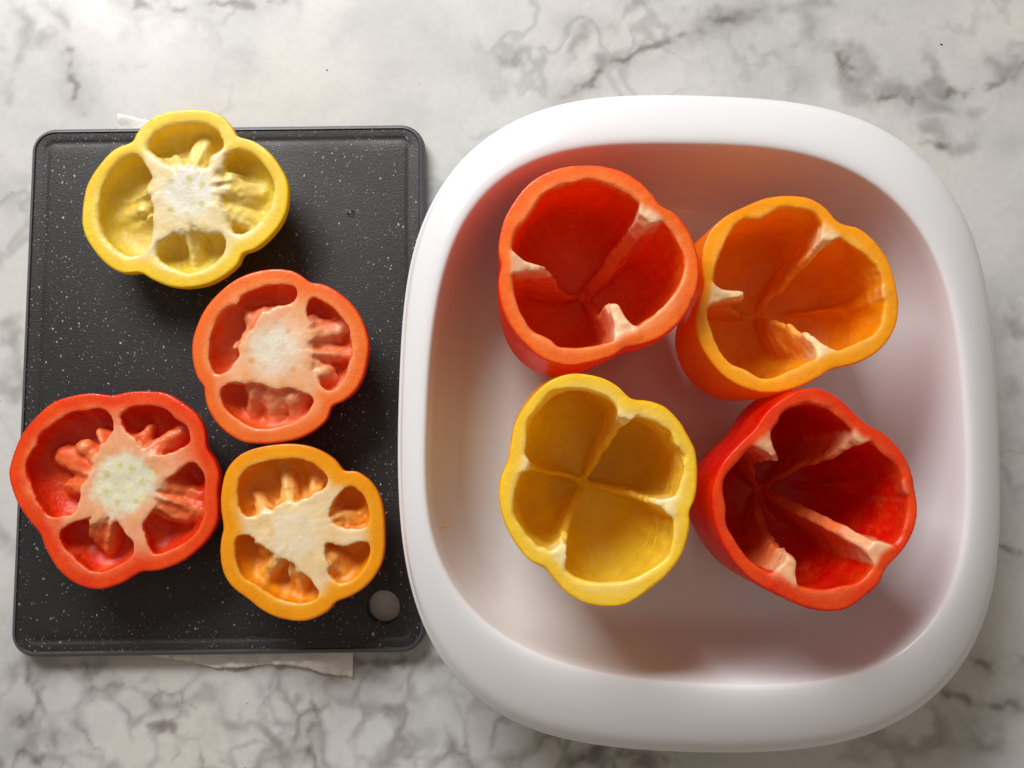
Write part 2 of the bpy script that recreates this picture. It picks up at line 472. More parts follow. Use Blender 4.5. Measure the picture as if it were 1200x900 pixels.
# ------------------------------------------------------------------ cutting board
BOARD_Z0, BOARD_Z1 = 0.0011, 0.0085
def cutting_board():
    q = [P(x, y, BOARD_Z1) for x, y in ((39, 149), (500.5, 145.5), (495, 764), (7.5, 773))]
    ctr = sum(q) / 4
    ex = (q[1] - q[0] + q[2] - q[3]); W = np.linalg.norm(ex) / 4; ex /= np.linalg.norm(ex)
    ey = np.array([-ex[1], ex[0]])
    Hh = (np.linalg.norm(q[0] - q[3]) + np.linalg.norm(q[1] - q[2])) / 4
    def loop(inset, n=14):
        r = max(0.0125 - inset, 0.004); w = W - inset; h = Hh - inset
        out = []
        for sx, sy, a0 in ((1, 1, 0), (-1, 1, 90), (-1, -1, 180), (1, -1, 270)):
            for k in range(n + 1):
                a = math.radians(a0 + 90 * k / n)
                out.append((sx * (w - r) + r * math.cos(a), sy * (h - r) + r * math.sin(a)))
        return out
    root = thing('cutting_board', 'black speckled cutting board with grey edge beside the white dish', 'cutting board', (ctr[0], ctr[1], BOARD_Z0))
    root.rotation_euler = (0, 0, math.atan2(ex[1], ex[0]))
    T = BOARD_Z1 - BOARD_Z0
    def rows(prof, name, mat, close_with=None):
        bm = bmesh.new(); prev = None
        for ins, z in prof:
            vs = [bm.verts.new((x, y, z)) for x, y in loop(ins)]
            if prev:
                for i in range(len(vs)):
                    j = (i + 1) % len(vs)
                    bm.faces.new((prev[i], prev[j], vs[j], vs[i]))
            prev = vs
        if close_with:
            hx, hy, hr = close_with
            hole = [bm.verts.new((hx + hr * math.cos(2 * math.pi * k / 48), hy + hr * math.sin(2 * math.pi * k / 48), prof[-1][1])) for k in range(48)]
            e = [bm.edges.get((prev[i], prev[(i + 1) % len(prev)])) for i in range(len(prev))]
            e += [bm.edges.new((hole[i], hole[(i + 1) % 48])) for i in range(48)]
            bmesh.ops.triangle_fill(bm, edges=e, use_beauty=True, normal=(0, 0, 1))
            h2 = [bm.verts.new((hx + (hr - 0.0004) * math.cos(2 * math.pi * k / 48), hy + (hr - 0.0004) * math.sin(2 * math.pi * k / 48), prof[-1][1] - 0.0004)) for k in range(48)]
            h3 = [bm.verts.new((v.co.x, v.co.y, 0.0001)) for v in h2]
            for A, B in ((hole, h2), (h2, h3)):
                for i in range(48):
                    bm.faces.new((A[i], A[(i + 1) % 48], B[(i + 1) % 48], B[i]))
        bmesh.ops.recalc_face_normals(bm, faces=bm.faces)
        me = bpy.data.meshes.new(name); bm.to_mesh(me); bm.free()
        for p in me.polygons: p.use_smooth = True
        me.set_sharp_from_angle(angle=math.radians(40))
        return put(name, me, mat, root)
    rim = [(0.0035, 0.0), (0.0012, 0.0004), (0.0, 0.0018), (-0.0002, 0.0032), (0.0, T - 0.0026), (0.0004, T - 0.0013),
           (0.0010, T - 0.0005), (0.0017, T - 0.0001), (0.0024, T)]
    rows(rim, 'edge_rim', rim_material())
    hp = P(449, 712, BOARD_Z1) - ctr
    hx, hy = float(hp @ ex), float(hp @ ey)
    surf = [(0.0024, T), (0.0029, T - 0.0006), (0.0060, T - 0.0007), (0.0068, T - 0.0009), (0.0076, T - 0.0012), (0.0088, T - 0.0012),
            (0.0096, T - 0.0010), (0.0102, T - 0.0009), (0.0112, T - 0.0008)]
    rows(surf, 'cutting_surface', board_material(), (hx, hy, 0.0086))
    bm = bmesh.new()   # the underside, with the same hole
    prev = [bm.verts.new((x, y, 0.0)) for x, y in loop(0.0035)]
    e = [bm.edges.new((prev[i], prev[(i + 1) % len(prev)])) for i in range(len(prev))]
    hole = [bm.verts.new((hx + 0.0082 * math.cos(2 * math.pi * k / 48), hy + 0.0082 * math.sin(2 * math.pi * k / 48), 0)) for k in range(48)]
    e += [bm.edges.new((hole[i], hole[(i + 1) % 48])) for i in range(48)]
    bmesh.ops.triangle_fill(bm, edges=e, use_beauty=True, normal=(0, 0, -1))
    me = bpy.data.meshes.new('underside'); bm.to_mesh(me); bm.free()
    put('underside', me, bpy.data.materials['grey_rubbery_plastic'], root)
cutting_board()
BOARD_TOP = BOARD_Z1 - 0.0008

# ------------------------------------------------------------------ white baking dish
DISH_OUT = [(475, 364), (485.5, 289), (502, 241), (532, 199), (562, 167.5), (595, 145), (628, 130), (670, 119.5), (715, 115), (760, 113.5), (820, 114),
            (895, 118), (955, 125.5), (994, 134.5), (1030, 149.5), (1060, 167.5), (1090, 194.5), (1114, 223), (1132, 256), (1144, 292), (1151.5, 328),
            (1159, 379), (1165, 436), (1168.5, 496), (1169.7, 550), (1168.5, 610), (1163.5, 684), (1153, 729), (1135, 768), (1105, 807), (1069, 837),
            (1030, 855), (985, 870), (925, 877.5), (850, 879.6), (745, 876), (685, 868.5), (640, 859.5), (595, 843), (559, 822), (529, 792), (508, 759),
            (493, 726), (482.5, 687), (475, 645), (467.5, 550), (466.6, 505), (469, 445), (472.6, 388)]
DISH_IN = [(515.5, 364), (521.5, 316), (532, 280), (550, 247), (571, 223), (598, 200.5), (628, 185.5), (664, 176.5), (715, 172), (814, 170.5), (910, 175),
           (964, 185.5), (1000, 199), (1036, 221.5), (1066, 250), (1087, 280), (1105, 316), (1115.5, 367), (1126, 424), (1131, 490), (1132.5, 550),
           (1130.4, 610), (1126, 654), (1112.5, 699), (1093, 732), (1069, 759), (1042, 777), (1006, 790.5), (940, 798.6), (820, 801.6), (760, 796.5),
           (700, 789), (646, 774), (595, 750), (559, 723), (535, 696), (517, 663), (505, 633), (502, 550), (500.5, 505), (502, 445), (505, 388)]
DISH_FLOOR = 0.0075

def polar_fit(pts, ctr, n, harm=None):
    d = pts - ctr
    a = np.arctan2(d[:, 1], d[:, 0]); r = np.hypot(d[:, 0], d[:, 1])
    o = np.argsort(a); a, r = a[o], r[o]
    th = np.linspace(-math.pi, math.pi, n, endpoint=False)
    rr = np.interp(th, np.concatenate([a[-3:] - 2 * math.pi, a, a[:3] + 2 * math.pi]), np.concatenate([r[-3:], r, r[:3]]))
    if harm:
        f = np.fft.rfft(rr); k = np.arange(len(f)); f *= np.exp(-(k / harm) ** 4)
        rr = np.fft.irfft(f, n)
    return th, rr

def catmull(pts, m):
    p = np.asarray(pts, float); out = []
    for i in range(len(p) - 1):
        p0 = p[max(i - 1, 0)]; p1 = p[i]; p2 = p[i + 1]; p3 = p[min(i + 2, len(p) - 1)]
        for k in range(m):
            t = k / m
            out.append(0.5 * ((2 * p1) + (p2 - p0) * t + (2 * p0 - 5 * p1 + 4 * p2 - p3) * t * t + (3 * p1 - p0 - 3 * p2 + p3) * t ** 3))
    out.append(p[-1])
    return np.array(out)

def baking_dish():
    N = 320
    zo, zi = 0.0455, 0.0580
    po = np.array([P(x, y, zo) for x, y in DISH_OUT]); pi_ = np.array([P(x, y, zi) for x, y in DISH_IN])
    ctr = (po.min(0) + po.max(0)) / 2
    th, ro = polar_fit(po, ctr, N, 9)
    _, ri = polar_fit(pi_, ctr, N, 9)
    # (blend outer->inner outline, extra inset in m, z)
    prof = [(0, 0.026, 0.0), (0, 0.021, 0.0002), (0, 0.0185, 0.0022), (0, 0.0165, 0.010), (0, 0.0125, 0.023), (0, 0.0080, 0.0335), (0, 0.0040, 0.0400),
            (0, 0.0010, 0.0434), (0, 0.0, 0.0450), (0, 0.0004, 0.0465), (0, 0.0016, 0.0479), (0.20, 0, 0.0517), (0.44, 0, 0.0550), (0.68, 0, 0.0573),
            (0.88, 0, 0.0583), (1.0, 0.0, 0.0577), (1, 0.0011, 0.0553), (1, 0.0020, 0.0505), (1, 0.0028, 0.0430), (1, 0.0039, 0.0350), (1, 0.0056, 0.0270),
            (1, 0.0082, 0.0195), (1, 0.0122, 0.0132), (1, 0.0176, 0.0094), (1, 0.0245, 0.0079), (1, 0.033, DISH_FLOOR)]
    K = 4
    pp = catmull(prof, K)
    rings = [ro * (1 - a) + ri * a - ins for a, ins, z in pp]
    zs = [z for _, _, z in pp]
    last = rings[-1]
    mean = last.mean()
    for s in (0.85, 0.65, 0.45, 0.25, 0.08):
        rings.append(mean * s * (1 - s) + last * s * s + 0 * last if s < 0.5 else last * s)
        zs.append(DISH_FLOOR - 0.0001 * (1 - s))
    cx, sx = np.cos(th), np.sin(th)
    v = np.concatenate([np.stack([r * cx, r * sx, np.full(N, z)], 1) for r, z in zip(rings, zs)])
    M = len(rings)
    idx = np.arange(M * N).reshape(M, N)
    q = np.stack([idx[:-1], np.roll(idx[:-1], -1, 1), np.roll(idx[1:], -1, 1), idx[1:]], -1).reshape(-1, 4)
    row = np.repeat(np.arange(M - 1), N)
    # close bottom and centre with a fan of quads
    v = np.concatenate([v, [[0, 0, zs[-1]], [0, 0, 0.0]]])
    cf = []
    for k in range(0, N, 2):
        cf.append((idx[-1, k], idx[-1, (k + 1) % N], idx[-1, (k + 2) % N], len(v) - 2))
    cb = []
    for k in range(0, N, 2):
        cb.append((idx[0, (k + 2) % N], idx[0, (k + 1) % N], idx[0, k], len(v) - 1))
    q = np.concatenate([q, cf, cb]); row = np.concatenate([row, np.full(len(cf), M), np.full(len(cb), -1)])
    if vert_normals(v, q)[idx[-1, 0], 2] < 0: q = q[:, ::-1]
    fid = np.where(row < 8 * K, 0, np.where(row < 15 * K, 1, 2))
    root = thing('baking_dish', 'large rounded square white glazed baking dish holding four hollow peppers', 'dish', (ctr[0], ctr[1], 0.0002))
    split_parts(root, v, q, fid, {0: 'outer_wall', 1: 'rim', 2: 'basin'}, dish_material())
baking_dish()

# ------------------------------------------------------------------ peppers
VOX = 0.78   # mm
VOXC = 0.62

def poly_sdf(x, y, poly):
    p = np.asarray(poly, float)
    d = np.full(np.broadcast(x, y).shape, 1e9); ins = np.zeros(d.shape, bool)
    for a, b in zip(p, np.roll(p, -1, 0)):
        e = b - a; wx = x - a[0]; wy = y - a[1]
        t = np.clip((wx * e[0] + wy * e[1]) / max(e @ e, 1e-9), 0, 1)
        d = np.minimum(d, (wx - e[0] * t) ** 2 + (wy - e[1] * t) ** 2)
        if abs(e[1]) > 1e-9:
            c = ((a[1] > y) != (b[1] > y)) & (x < e[0] * (y - a[1]) / e[1] + a[0])
            ins ^= c
    return np.where(ins, -1, 1) * np.sqrt(d)

def closed_spline(pts, m=4):
    p = np.asarray(pts, float); n = len(p); out = []
    for i in range(n):
        p0, p1, p2, p3 = p[i - 1], p[i], p[(i + 1) % n], p[(i + 2) % n]
        for k in range(m):
            t = k / m
            out.append(0.5 * ((2 * p1) + (p2 - p0) * t + (2 * p0 - 5 * p1 + 4 * p2 - p3) * t * t + (3 * p1 - p0 - 3 * p2 + p3) * t ** 3))
    return np.array(out)

def ang_interp(th, tab_th, tab):
    return np.interp(th, np.concatenate([tab_th, [math.pi]]), np.concatenate([tab, tab[:1]]))

def grid(xmin, xmax, ymin, ymax, zmin, zmax, h=VOX):
    xs = np.arange(xmin, xmax + h, h); ys = np.arange(ymin, ymax + h, h); zs = np.arange(zmin, zmax + h, h)
    return xs[:, None, None], ys[None, :, None], zs[None, None, :], (xmin, ymin, zmin)


def pepper_cup(spec):
    h = spec.get('h', 77.5)                      # mm, height of the cut
    z_rim = DISH_FLOOR + h / 1000
    ow = np.array([P(x, y, z_rim) for x, y in tr(*spec['zoom'], spec['outer'])]) * 1000
    iw = np.array([P(x, y, z_rim) for x, y in tr(*spec['zoom'], spec['inner'])]) * 1000
    ctr = (ow.min(0) + ow.max(0)) / 2
    th_t, Ro_t = polar_fit(closed_spline(ow), ctr, 720, 60)
    _, Ri_t = polar_fit(closed_spline(iw, 2), ctr, 720, 70)
    f = np.fft.rfft(Ro_t); k = np.arange(len(f)); f *= np.exp(-(k / 9) ** 4); Rs_t = np.fft.irfft(f, 720)
    sd = spec['seed']
    zc = 0.60 * h; ku = (h - zc) / 0.30; nn = 2.6
    kk = 1 / (1 - 0.30 ** nn) ** (1 / nn)
    roots = [P(*tr(*spec['zoom'], [r['root']])[0], z_rim) * 1000 - ctr for r in spec['ribs']]
    hole = spec.get('hole', (0, 0))
    def fields(x, y, z, fine=True):
        x, y = x + 0.0, y + 0.0
        t = z / h
        wx = x + hole[0] * 0; wy = y
        th = np.arctan2(wy, wx); r = np.hypot(wx, wy)
        Ro = ang_interp(th, th_t, Ro_t); Rs = ang_interp(th, th_t, Rs_t); Ri0 = ang_interp(th, th_t, Ri_t)
        low = sstep(1.0, 0.45, t)
        Rm = Rs_t.mean()
        Ro = Ro * (1 - low) + (Rs + (Rs - Rm) * 0.45) * low
        wob = vnoise(x, y, z, 0.055, sd) * 0.9 * low if fine else 0.0
        dzl = np.where(z < zc, (zc - z) / zc, (z - zc) / ku)
        dzl = np.clip(dzl, 0, None)
        g = ((r / (Ro * kk)) ** nn + dzl ** nn) ** (1 / nn)
        fo = (g - 1) * Ro * 0.95 + wob
        Ri = Ri0 * (1 - sstep(0.99, 0.78, t)) + (Ro - spec.get('thick', 6.8)) * sstep(0.99, 0.78, t)
        dzi = np.where(z < zc, (zc - z) / (zc - 7.0), (z - zc) / ku)
        dzi = np.clip(dzi, 0, None)
        gi = ((r / (Ri * kk)) ** nn + dzi ** nn) ** (1 / nn)
        jag = vnoise(x, y, z, 0.16, sd + 14) * 0.8 * sstep(0.9, 1.0, t) + (vnoise(x, y, z, 0.33, sd + 4) * 0.75 + vnoise(x, y, z, 0.8, sd + 9) * 0.25) * sstep(-0.2, 0.6, vnoise(x, y, z, 0.07, sd + 6)) if fine else 0.0
        ridge = vnoise(th * 9.0, z * 0.03, 0.0, 1.0, sd + 61) * 0.7 * sstep(1.0, 0.8, t) * sstep(0.12, 0.4, t) if fine else 0.0
        fi = (gi - 1) * Ri * 0.95 + ridge + jag * (0.45 + 0.55 * sstep(0.9, 1.0, t)) + wob
        shell = smax(fo, smax(-fi, z - h, spec.get('roll', 2.4)), 0.8)
        return fo, fi, shell
    def rib(x, y, z, i):
        R = spec['ribs'][i]; rt = roots[i]
        phi = math.atan2(rt[1], rt[0]); c, s = math.cos(phi), math.sin(phi)
        Rr = float(ang_interp(np.array(phi), th_t, Ri_t)); Rout = float(ang_interp(np.array(phi), th_t, Ro_t))
        t = np.clip((z - 6) / (h - 6), 0, 1)
        u = x * c + y * s; v = -x * s + y * c
        prof = R['edge']
        ue = np.interp(t, [p[0] for p in prof], [p[1] for p in prof]) * Rr
        torn = R.get('torn', 1.0)
        tear = vnoise(x * 0 + 3 * i, v * 0.3, z, 0.28, sd + i) * 2.4 + vnoise(x * 0, v, z, 0.8, sd + 2 * i) * 0.9
        ue = ue + tear * torn * (0.35 + 0.65 * sstep(0.45, 0.9, t))
        bend = R.get('bend', 0.0)
        uu = np.clip(u / Rr, 0, 1)
        v = v + bend * np.sin(uu * math.pi) * Rr + R.get('lean', 0.0) * (h - z) * 0.15 * (1 - uu)
        v = v + vnoise(u, 0, z, 0.10, sd + 11 + i) * 1.6 * (1 - uu) + vnoise(u, 0, z, 0.28, sd + 21 + i) * 0.5
        hw = R.get('w', 1.5) + 0.10 * np.clip(u - ue, 0, 14) + 1.6 * sstep(Rr * 0.82, Rr, u)
        top = h - R.get('drop', 0.0) + vnoise(u, v, 0, 0.35, sd + 31) * R.get('rag', 0.9) - R.get('slope', 0.0) * np.clip(Rr - u, 0, 40)
        d = smax(np.abs(v) - hw, ue - u, 1.2)
        d = smax(d, z - top, 0.8)
        return np.maximum(d, u - (Rout - 3.0))
    m = 4
    R = Ro_t.max() * 1.06 + m
    gx, gy, gz, org = grid(-R, R, -R, R, -1.5, h + 2.5)
    fo, fi, F = fields(gx, gy, gz, False)
    F = np.maximum(F, gz - h)
    near = np.abs(F) < 4.0
    for rt in roots:                               # only the surface's neighbourhood and the ribs need full detail
        a = math.atan2(rt[1], rt[0])
        u = gx * math.cos(a) + gy * math.sin(a); vv = -gx * math.sin(a) + gy * math.cos(a)
        near |= ((np.abs(vv) < 9.5) & (u > -4)) & (fo < 2) & (gz < h + 3)
    near |= (fo < 2) & (gz < 16)
    ix, iy, iz = np.nonzero(near)
    bx, by, bz = gx[ix, 0, 0], gy[0, iy, 0], gz[0, 0, iz]
    fo, fi, G = fields(bx, by, bz)
    for i in range(len(roots)):
        G = smin(G, rib(bx, by, bz, i), 2.2)
    G = smax(G, fo, 0.4)
    cut = h + vnoise(bx, by, 0, 0.05, sd + 3) * 0.7 + vnoise(bx, by, 0, 0.5, sd + 5) * 0.12
    G = smax(G, bz - cut, 0.7)
    F = np.array(F); F[near] = G
    v, q = surface_nets(F.astype(np.float32), org, VOX)
    nrm = vert_normals(v, q)
    x, y, z = v.T
    fo, fi, sh = fields(x, y, z)
    rb = np.stack([rib(x, y, z, i) for i in range(len(roots))], 1)
    best = rb.argmin(1); rmin = rb.min(1)
    w_rib = sstep(1.4, -0.4, rmin - np.minimum(sh, 6) * 0 ) * sstep(-1.0, 2.2, -(-fi) * -1 * 0 + (-(fi)) * 1.0 + 1.2)
    w_skin = sstep(-1.1, -0.25, fo) * sstep(h + 0.2, h - 1.0, z + 0 * x)
    w_cut = sstep(0.45, 0.85, nrm[:, 2]) * sstep(h - 3.0, h - 1.4, z)
    cs = {k_: srgb(c_) for k_, c_ in spec['col'].items()}
    n1 = vnoise(x, y, z, 0.25, 2) * 0.5 + 0.5
    n2 = vnoise(x, y, z, 1.1, 3) * 0.5 + 0.5
    col_ = np.tile(cs['lining'], (len(v), 1))
    # the flesh under the lining is paler close to the cut
    col_ = lerp(col_, cs['cut'], sstep(h - 9, h - 0.5, z) * 0.55)
    th_ = np.arctan2(y, x)
    vein = vnoise(th_ * 14, z * 0.045, 0.0, 1.0, sd + 51) * 0.6 * sstep(6, 22, z) + vnoise(x, y, z, 0.6, sd + 52) * 0.4
    col_ = lerp(col_, cs['pale'], sstep(0.05, 0.75, vein) * 0.45)
    col_ = lerp(col_, cs['skin'], sstep(0.1, 0.8, -vein) * 0.35)
    cutc = lerp(np.tile(cs['cut'], (len(v), 1)), cs['pale'], sstep(-2.6, -6.5, fo) * 0.75 * (0.35 + 0.9 * n1))
    cutc = lerp(cutc, cs['skin'], sstep(-1.8, -0.3, fo) * 0.6)
    col_ = lerp(col_, cutc, w_cut)
    tt = np.clip(z / h, 0, 1)
    ribc = lerp(np.tile(cs['rib'], (len(v), 1)), cs['torn'], sstep(0.72, 0.97, tt + 0.10 * (n1 - 0.5)) * (0.75 + 0.25 * n2))
    ribc = lerp(ribc, cs['lining'], sstep(0.50, 0.05, tt) * 0.62)
    wh = np.array([r_.get('white', 1.0) for r_ in spec['ribs']])[best]
    col_ = lerp(col_, ribc, w_rib * wh)
    col_ = lerp(col_, cs['skin'], w_skin)
    wet = 1.0 - w_skin
    lin = (1 - w_skin) * (1 - w_cut) * (1 - w_rib * 0.6)
    fq = lambda a: a[q].mean(1)
    fid = np.zeros(len(q), int)                       # flesh
    fid[fq(w_skin) > 0.5] = 1
    isr = (fq(w_rib) > 0.5) & (fid == 0)
    fid[isr] = 10 + best[q[isr, 0]]
    names = {0: 'flesh', 1: 'skin'}
    for i in range(len(roots)): names[10 + i] = 'rib'
    fid = largest_only(fid, q, range(10, 10 + len(roots)))
    root = thing('hollow_pepper', spec['label'], 'bell pepper', (ctr[0] / 1000, ctr[1] / 1000, DISH_FLOOR + 0.0001), 'hollowed peppers standing in the dish')
    split_parts(root, v / 1000, q, fid, names, spec['mat'], col_, wet, lining=lin)

def pepper_top(spec):
    hc = spec.get('h', 25.0)
    zb = BOARD_TOP + 0.0001
    zr = zb + hc / 1000
    W = lambda pts: np.array([P(x, y, zr) for x, y in tr(*spec['zoom'], pts)]) * 1000
    ow = W(spec['outer']); ctr = (ow.min(0) + ow.max(0)) / 2
    mm = 1000 * (CAM_H - zr) / F_PX / spec['zoom'][2]          # mm for one zoomed pixel
    th_t, Ro_t = polar_fit(closed_spline(ow), ctr, 720, 60)
    locs = [closed_spline(W(l) - ctr, 3) for l in spec['locules']]
    core = W([spec['core']])[0] - ctr
    lumps = []
    for (a, b_, r_, d0, d1) in spec['lumps']:
        A = W([a])[0] - ctr; B = W([b_])[0] - ctr
        rm = r_ * mm
        lumps.append((np.array([*A, hc - d0 * 0.4 - rm * 1.5]), np.array([*B, hc - d1 * 0.55 - rm * 0.8]), rm))
    spots = W(spec['spots']) - ctr if spec.get('spots') else np.zeros((0, 2))
    sd = spec['seed']; nn = 2.0
    Rm = Ro_t.mean()
    def outer(x, y, z):
        th = np.arctan2(y, x); r = np.hypot(x, y)
        Ro = ang_interp(th, th_t, Ro_t)
        dz = np.clip((hc * 0.92 - z) / (hc * 0.92), 0, None)
        g = ((r / Ro) ** nn + dz ** nn) ** (1 / nn)
        return (g - 1) * Ro * 0.9 + vnoise(x, y, z, 0.05, sd) * 0.6 * sstep(hc, hc - 8, z), Ro - r
    def cavity(x, y, z, fo, d2s):
        rr = 10.0
        out = None
        dep = hc - z
        rag = vnoise(x, y, z, 0.22, sd + 6) * 0.7 + vnoise(x, y, z, 0.7, sd + 8) * 0.4
        rag = rag + vnoise(np.arctan2(y - core[1], x - core[0]) * 8.0, z * 0.06, 0.0, 1.0, sd + 19) * -0.8 * sstep(2.5, 8, dep)
        for d2 in d2s:
            d = d2 - 2.2 * sstep(1.5, 9, dep) + rag
            zf = hc - spec.get('depth', 14.5)
            e = np.sqrt(np.maximum(d + rr, 0) ** 2 + np.maximum(zf + rr - z, 0) ** 2) - rr
            out = e if out is None else np.minimum(out, e)
        return smax(out, fo + spec.get('thick', 6.0), 4.0)
    def lump(x, y, z, L, fine=True):
        A, B, r = L
        e = B - A; px, py, pz = x - A[0], y - A[1], z - A[2]
        t = np.clip((px * e[0] + py * e[1] + pz * e[2]) / (e @ e), 0, 1)
        d = np.sqrt((px - e[0] * t) ** 2 + (py - e[1] * t) ** 2 + (pz - e[2] * t) ** 2)
        d = d - r * (1.60 - 0.75 * t)
        return d + vnoise(x, y, z, 0.14, sd + 15) * 1.2 + vnoise(x, y, z, 0.45, sd + 17) * 0.4 if fine else d
    R = Ro_t.max() + 4
    gx, gy, gz, org = grid(-R, R, -R, R, -1.5, hc + 2.5, VOXC)
    d2g = [poly_sdf(gx, gy, l) for l in locs]
    d2g = [np.minimum.reduce(d2g)]
    fo, _ = outer(gx, gy, gz)
    cav = cavity(gx, gy, gz, fo, d2g)
    F = smax(fo, smax(-cav, gz - hc, spec.get('roll', 1.7)), 1.2)
    lg = None
    for L in lumps:
        d = lump(gx, gy, gz, L, False)
        lg = d if lg is None else smin(lg, d, 2.5)
    ca = np.arctan2(gy - core[1], gx - core[0])
    lg = lg + vnoise(ca * 8.0, gz * 0.06, 0.0, 1.0, sd + 19) * 1.7 + vnoise(gx, gy, gz, 0.14, sd + 15) * 1.2 + vnoise(gx, gy, gz, 0.45, sd + 17) * 0.4
    F = smin(F, smax(lg, fo + 4.0, 1.0), 5.5)
    coreg = np.hypot(gx - core[0], gy - core[1])
    cut = hc + vnoise(gx, gy, 0, 0.06, sd + 3) * 0.7 + vnoise(gx, gy, 0, 0.6, sd + 5) * 0.09 * sstep(30, 10, coreg) + vnoise(gx, gy, 0, 0.22, sd + 25) * 0.28 * sstep(26, 8, coreg)
    F = smax(F, gz - cut, 0.6)
    v, q = surface_nets(F.astype(np.float32), org, VOXC)
    nrm = vert_normals(v, q)
    x, y, z = v.T
    fo, edge = outer(x, y, z)
    d2 = np.stack([poly_sdf(x, y, l) for l in locs], 1).min(1)
    cavv = cavity(x, y, z, fo, [d2])
    n1 = vnoise(x, y, z, 0.22, 2) * 0.5 + 0.5
    n2 = vnoise(x, y, z, 0.9, 3) * 0.5 + 0.5
    rc_ = np.hypot(x - core[0], y - core[1])
    cav_ = np.arctan2(y - core[1], x - core[0])
    fold = vnoise(cav_ * 8.0, z * 0.06, 0.0, 1.0, sd + 19) * 1.7
    fibre = vnoise(cav_ * 26, z * 0.10, rc_ * 0.05, 1.0, sd + 23) * 0.5 + 0.5
    lm = np.stack([lump(x, y, z, L) for L in lumps], 1) + fold[:, None]
    lbest = lm.argmin(1); lmin = lm.min(1)
    w_lump = sstep(0.9, -0.1, lmin) * sstep(hc - 0.2, hc - 1.5, z)
    w_skin = sstep(-1.1, -0.25, fo) * sstep(hc + 0.2, hc - 1.0, z)
    w_cut = sstep(0.35, 0.8, nrm[:, 2]) * sstep(hc - 2.6, hc - 1.2, z)
    rc = np.hypot(x - core[0], y - core[1])
    wall_t = spec.get('wall', 9.0)
    w_in = sstep(wall_t - 2.0, wall_t - 2.0 + spec.get('blend', 8.0), edge + (n1 - 0.5) * 3.0)      # inside the wall ring: septa and core
    cs = {k_: srgb(c_) for k_, c_ in spec['col'].items()}
    one = lambda c: np.tile(c, (len(v), 1))
    c_ = one(cs['lining'])
    # veils of pith on the inner sides of the septa and around the core
    c_ = lerp(c_, cs['lump'], sstep(wall_t + 3, wall_t + 12, edge) * (0.25 + 0.5 * n1) * sstep(2, hc - 2, z))
    c_ = lerp(c_, cs['lump'], (fibre ** 2) * 0.22)
    c_ = lerp(c_, cs['lump'], w_lump * (0.30 + 0.70 * sstep(0.7, -0.9, fold)))
    c_ = lerp(c_, cs['lump'], (1 - w_lump) * sstep(0.2, -1.3, fold) * 0.35)
    ring = lerp(one(cs['cut']), cs['pale'], sstep(3.5, 8.0, edge) * (0.3 + 0.7 * n1))
    ring = lerp(ring, cs['skin'], sstep(1.7, 0.3, edge) * 0.6)
    pith = lerp(one(cs['pith']), cs['pith2'], n1 * n1 * 0.6)
    cr = spec['core_r'] * mm
    ragged = rc + vnoise(x, y, 0, 0.2, sd + 40) * 2.0 + vnoise(x, y, 0, 0.6, sd + 43) * 1.2
    pith = lerp(pith, cs['cut'], (fibre ** 3) * 0.30 * sstep(cr * 0.9, cr * 1.6, rc))
    soft = spec.get('soft', 0.2)
    pith = lerp(pith, cs['center'], sstep(cr * (0.92 + soft), cr * (0.92 - soft), ragged))
    pith = lerp(pith, cs['spot'], sstep(0.3, 0.9, n1 * n2 * 1.6) * 0.25)
    if len(spots):
        ds = np.stack([np.hypot((x - s_[0]), (y - s_[1])) for s_ in spots], 1).min(1) + (n2 - 0.5) * 1.6
        pith = lerp(pith, cs['spot'], sstep(2.3, 0.7, ds) * 0.7)
    top = lerp(ring, pith, w_in[:, None][:, 0])
    c_ = lerp(c_, top, w_cut)
    c_ = lerp(c_, cs['skin'], w_skin)
    wet = 1.0 - w_skin
    lin = (1 - w_skin) * (1 - w_cut) * (1 - w_lump * 0.5)
    fq = lambda a: a[q].mean(1)
    fid = np.zeros(len(q), int)
    fid[fq(w_skin) > 0.5] = 1
    isc = (fq(w_cut) > 0.5) & (fq(w_in) > 0.5) & (fid == 0)
    fid[isc] = 2
    isl = (fq(w_lump) > 0.5) & (fid == 0)
    fid[isl] = 10 + lbest[q[isl, 0]]
    names = {0: 'flesh', 1: 'skin', 2: 'pith_core'}
    for i in range(len(lumps)): names[10 + i] = 'seed_ridge'
    fid = largest_only(fid, q, range(10, 10 + len(lumps)))
    root = thing('sliced_pepper', spec['label'], 'bell pepper', (ctr[0] / 1000, ctr[1] / 1000, zb), 'cut pepper tops on the board')
    split_parts(root, v / 1000, q, fid, names, spec['mat'], c_, wet, lining=lin)

MATS = {'red': pepper_material('red_bell_pepper_flesh', 0.06), 'orange': pepper_material('orange_bell_pepper_flesh', 0.06),
        'yellow': pepper_material('yellow_bell_pepper_flesh', 0.12)}

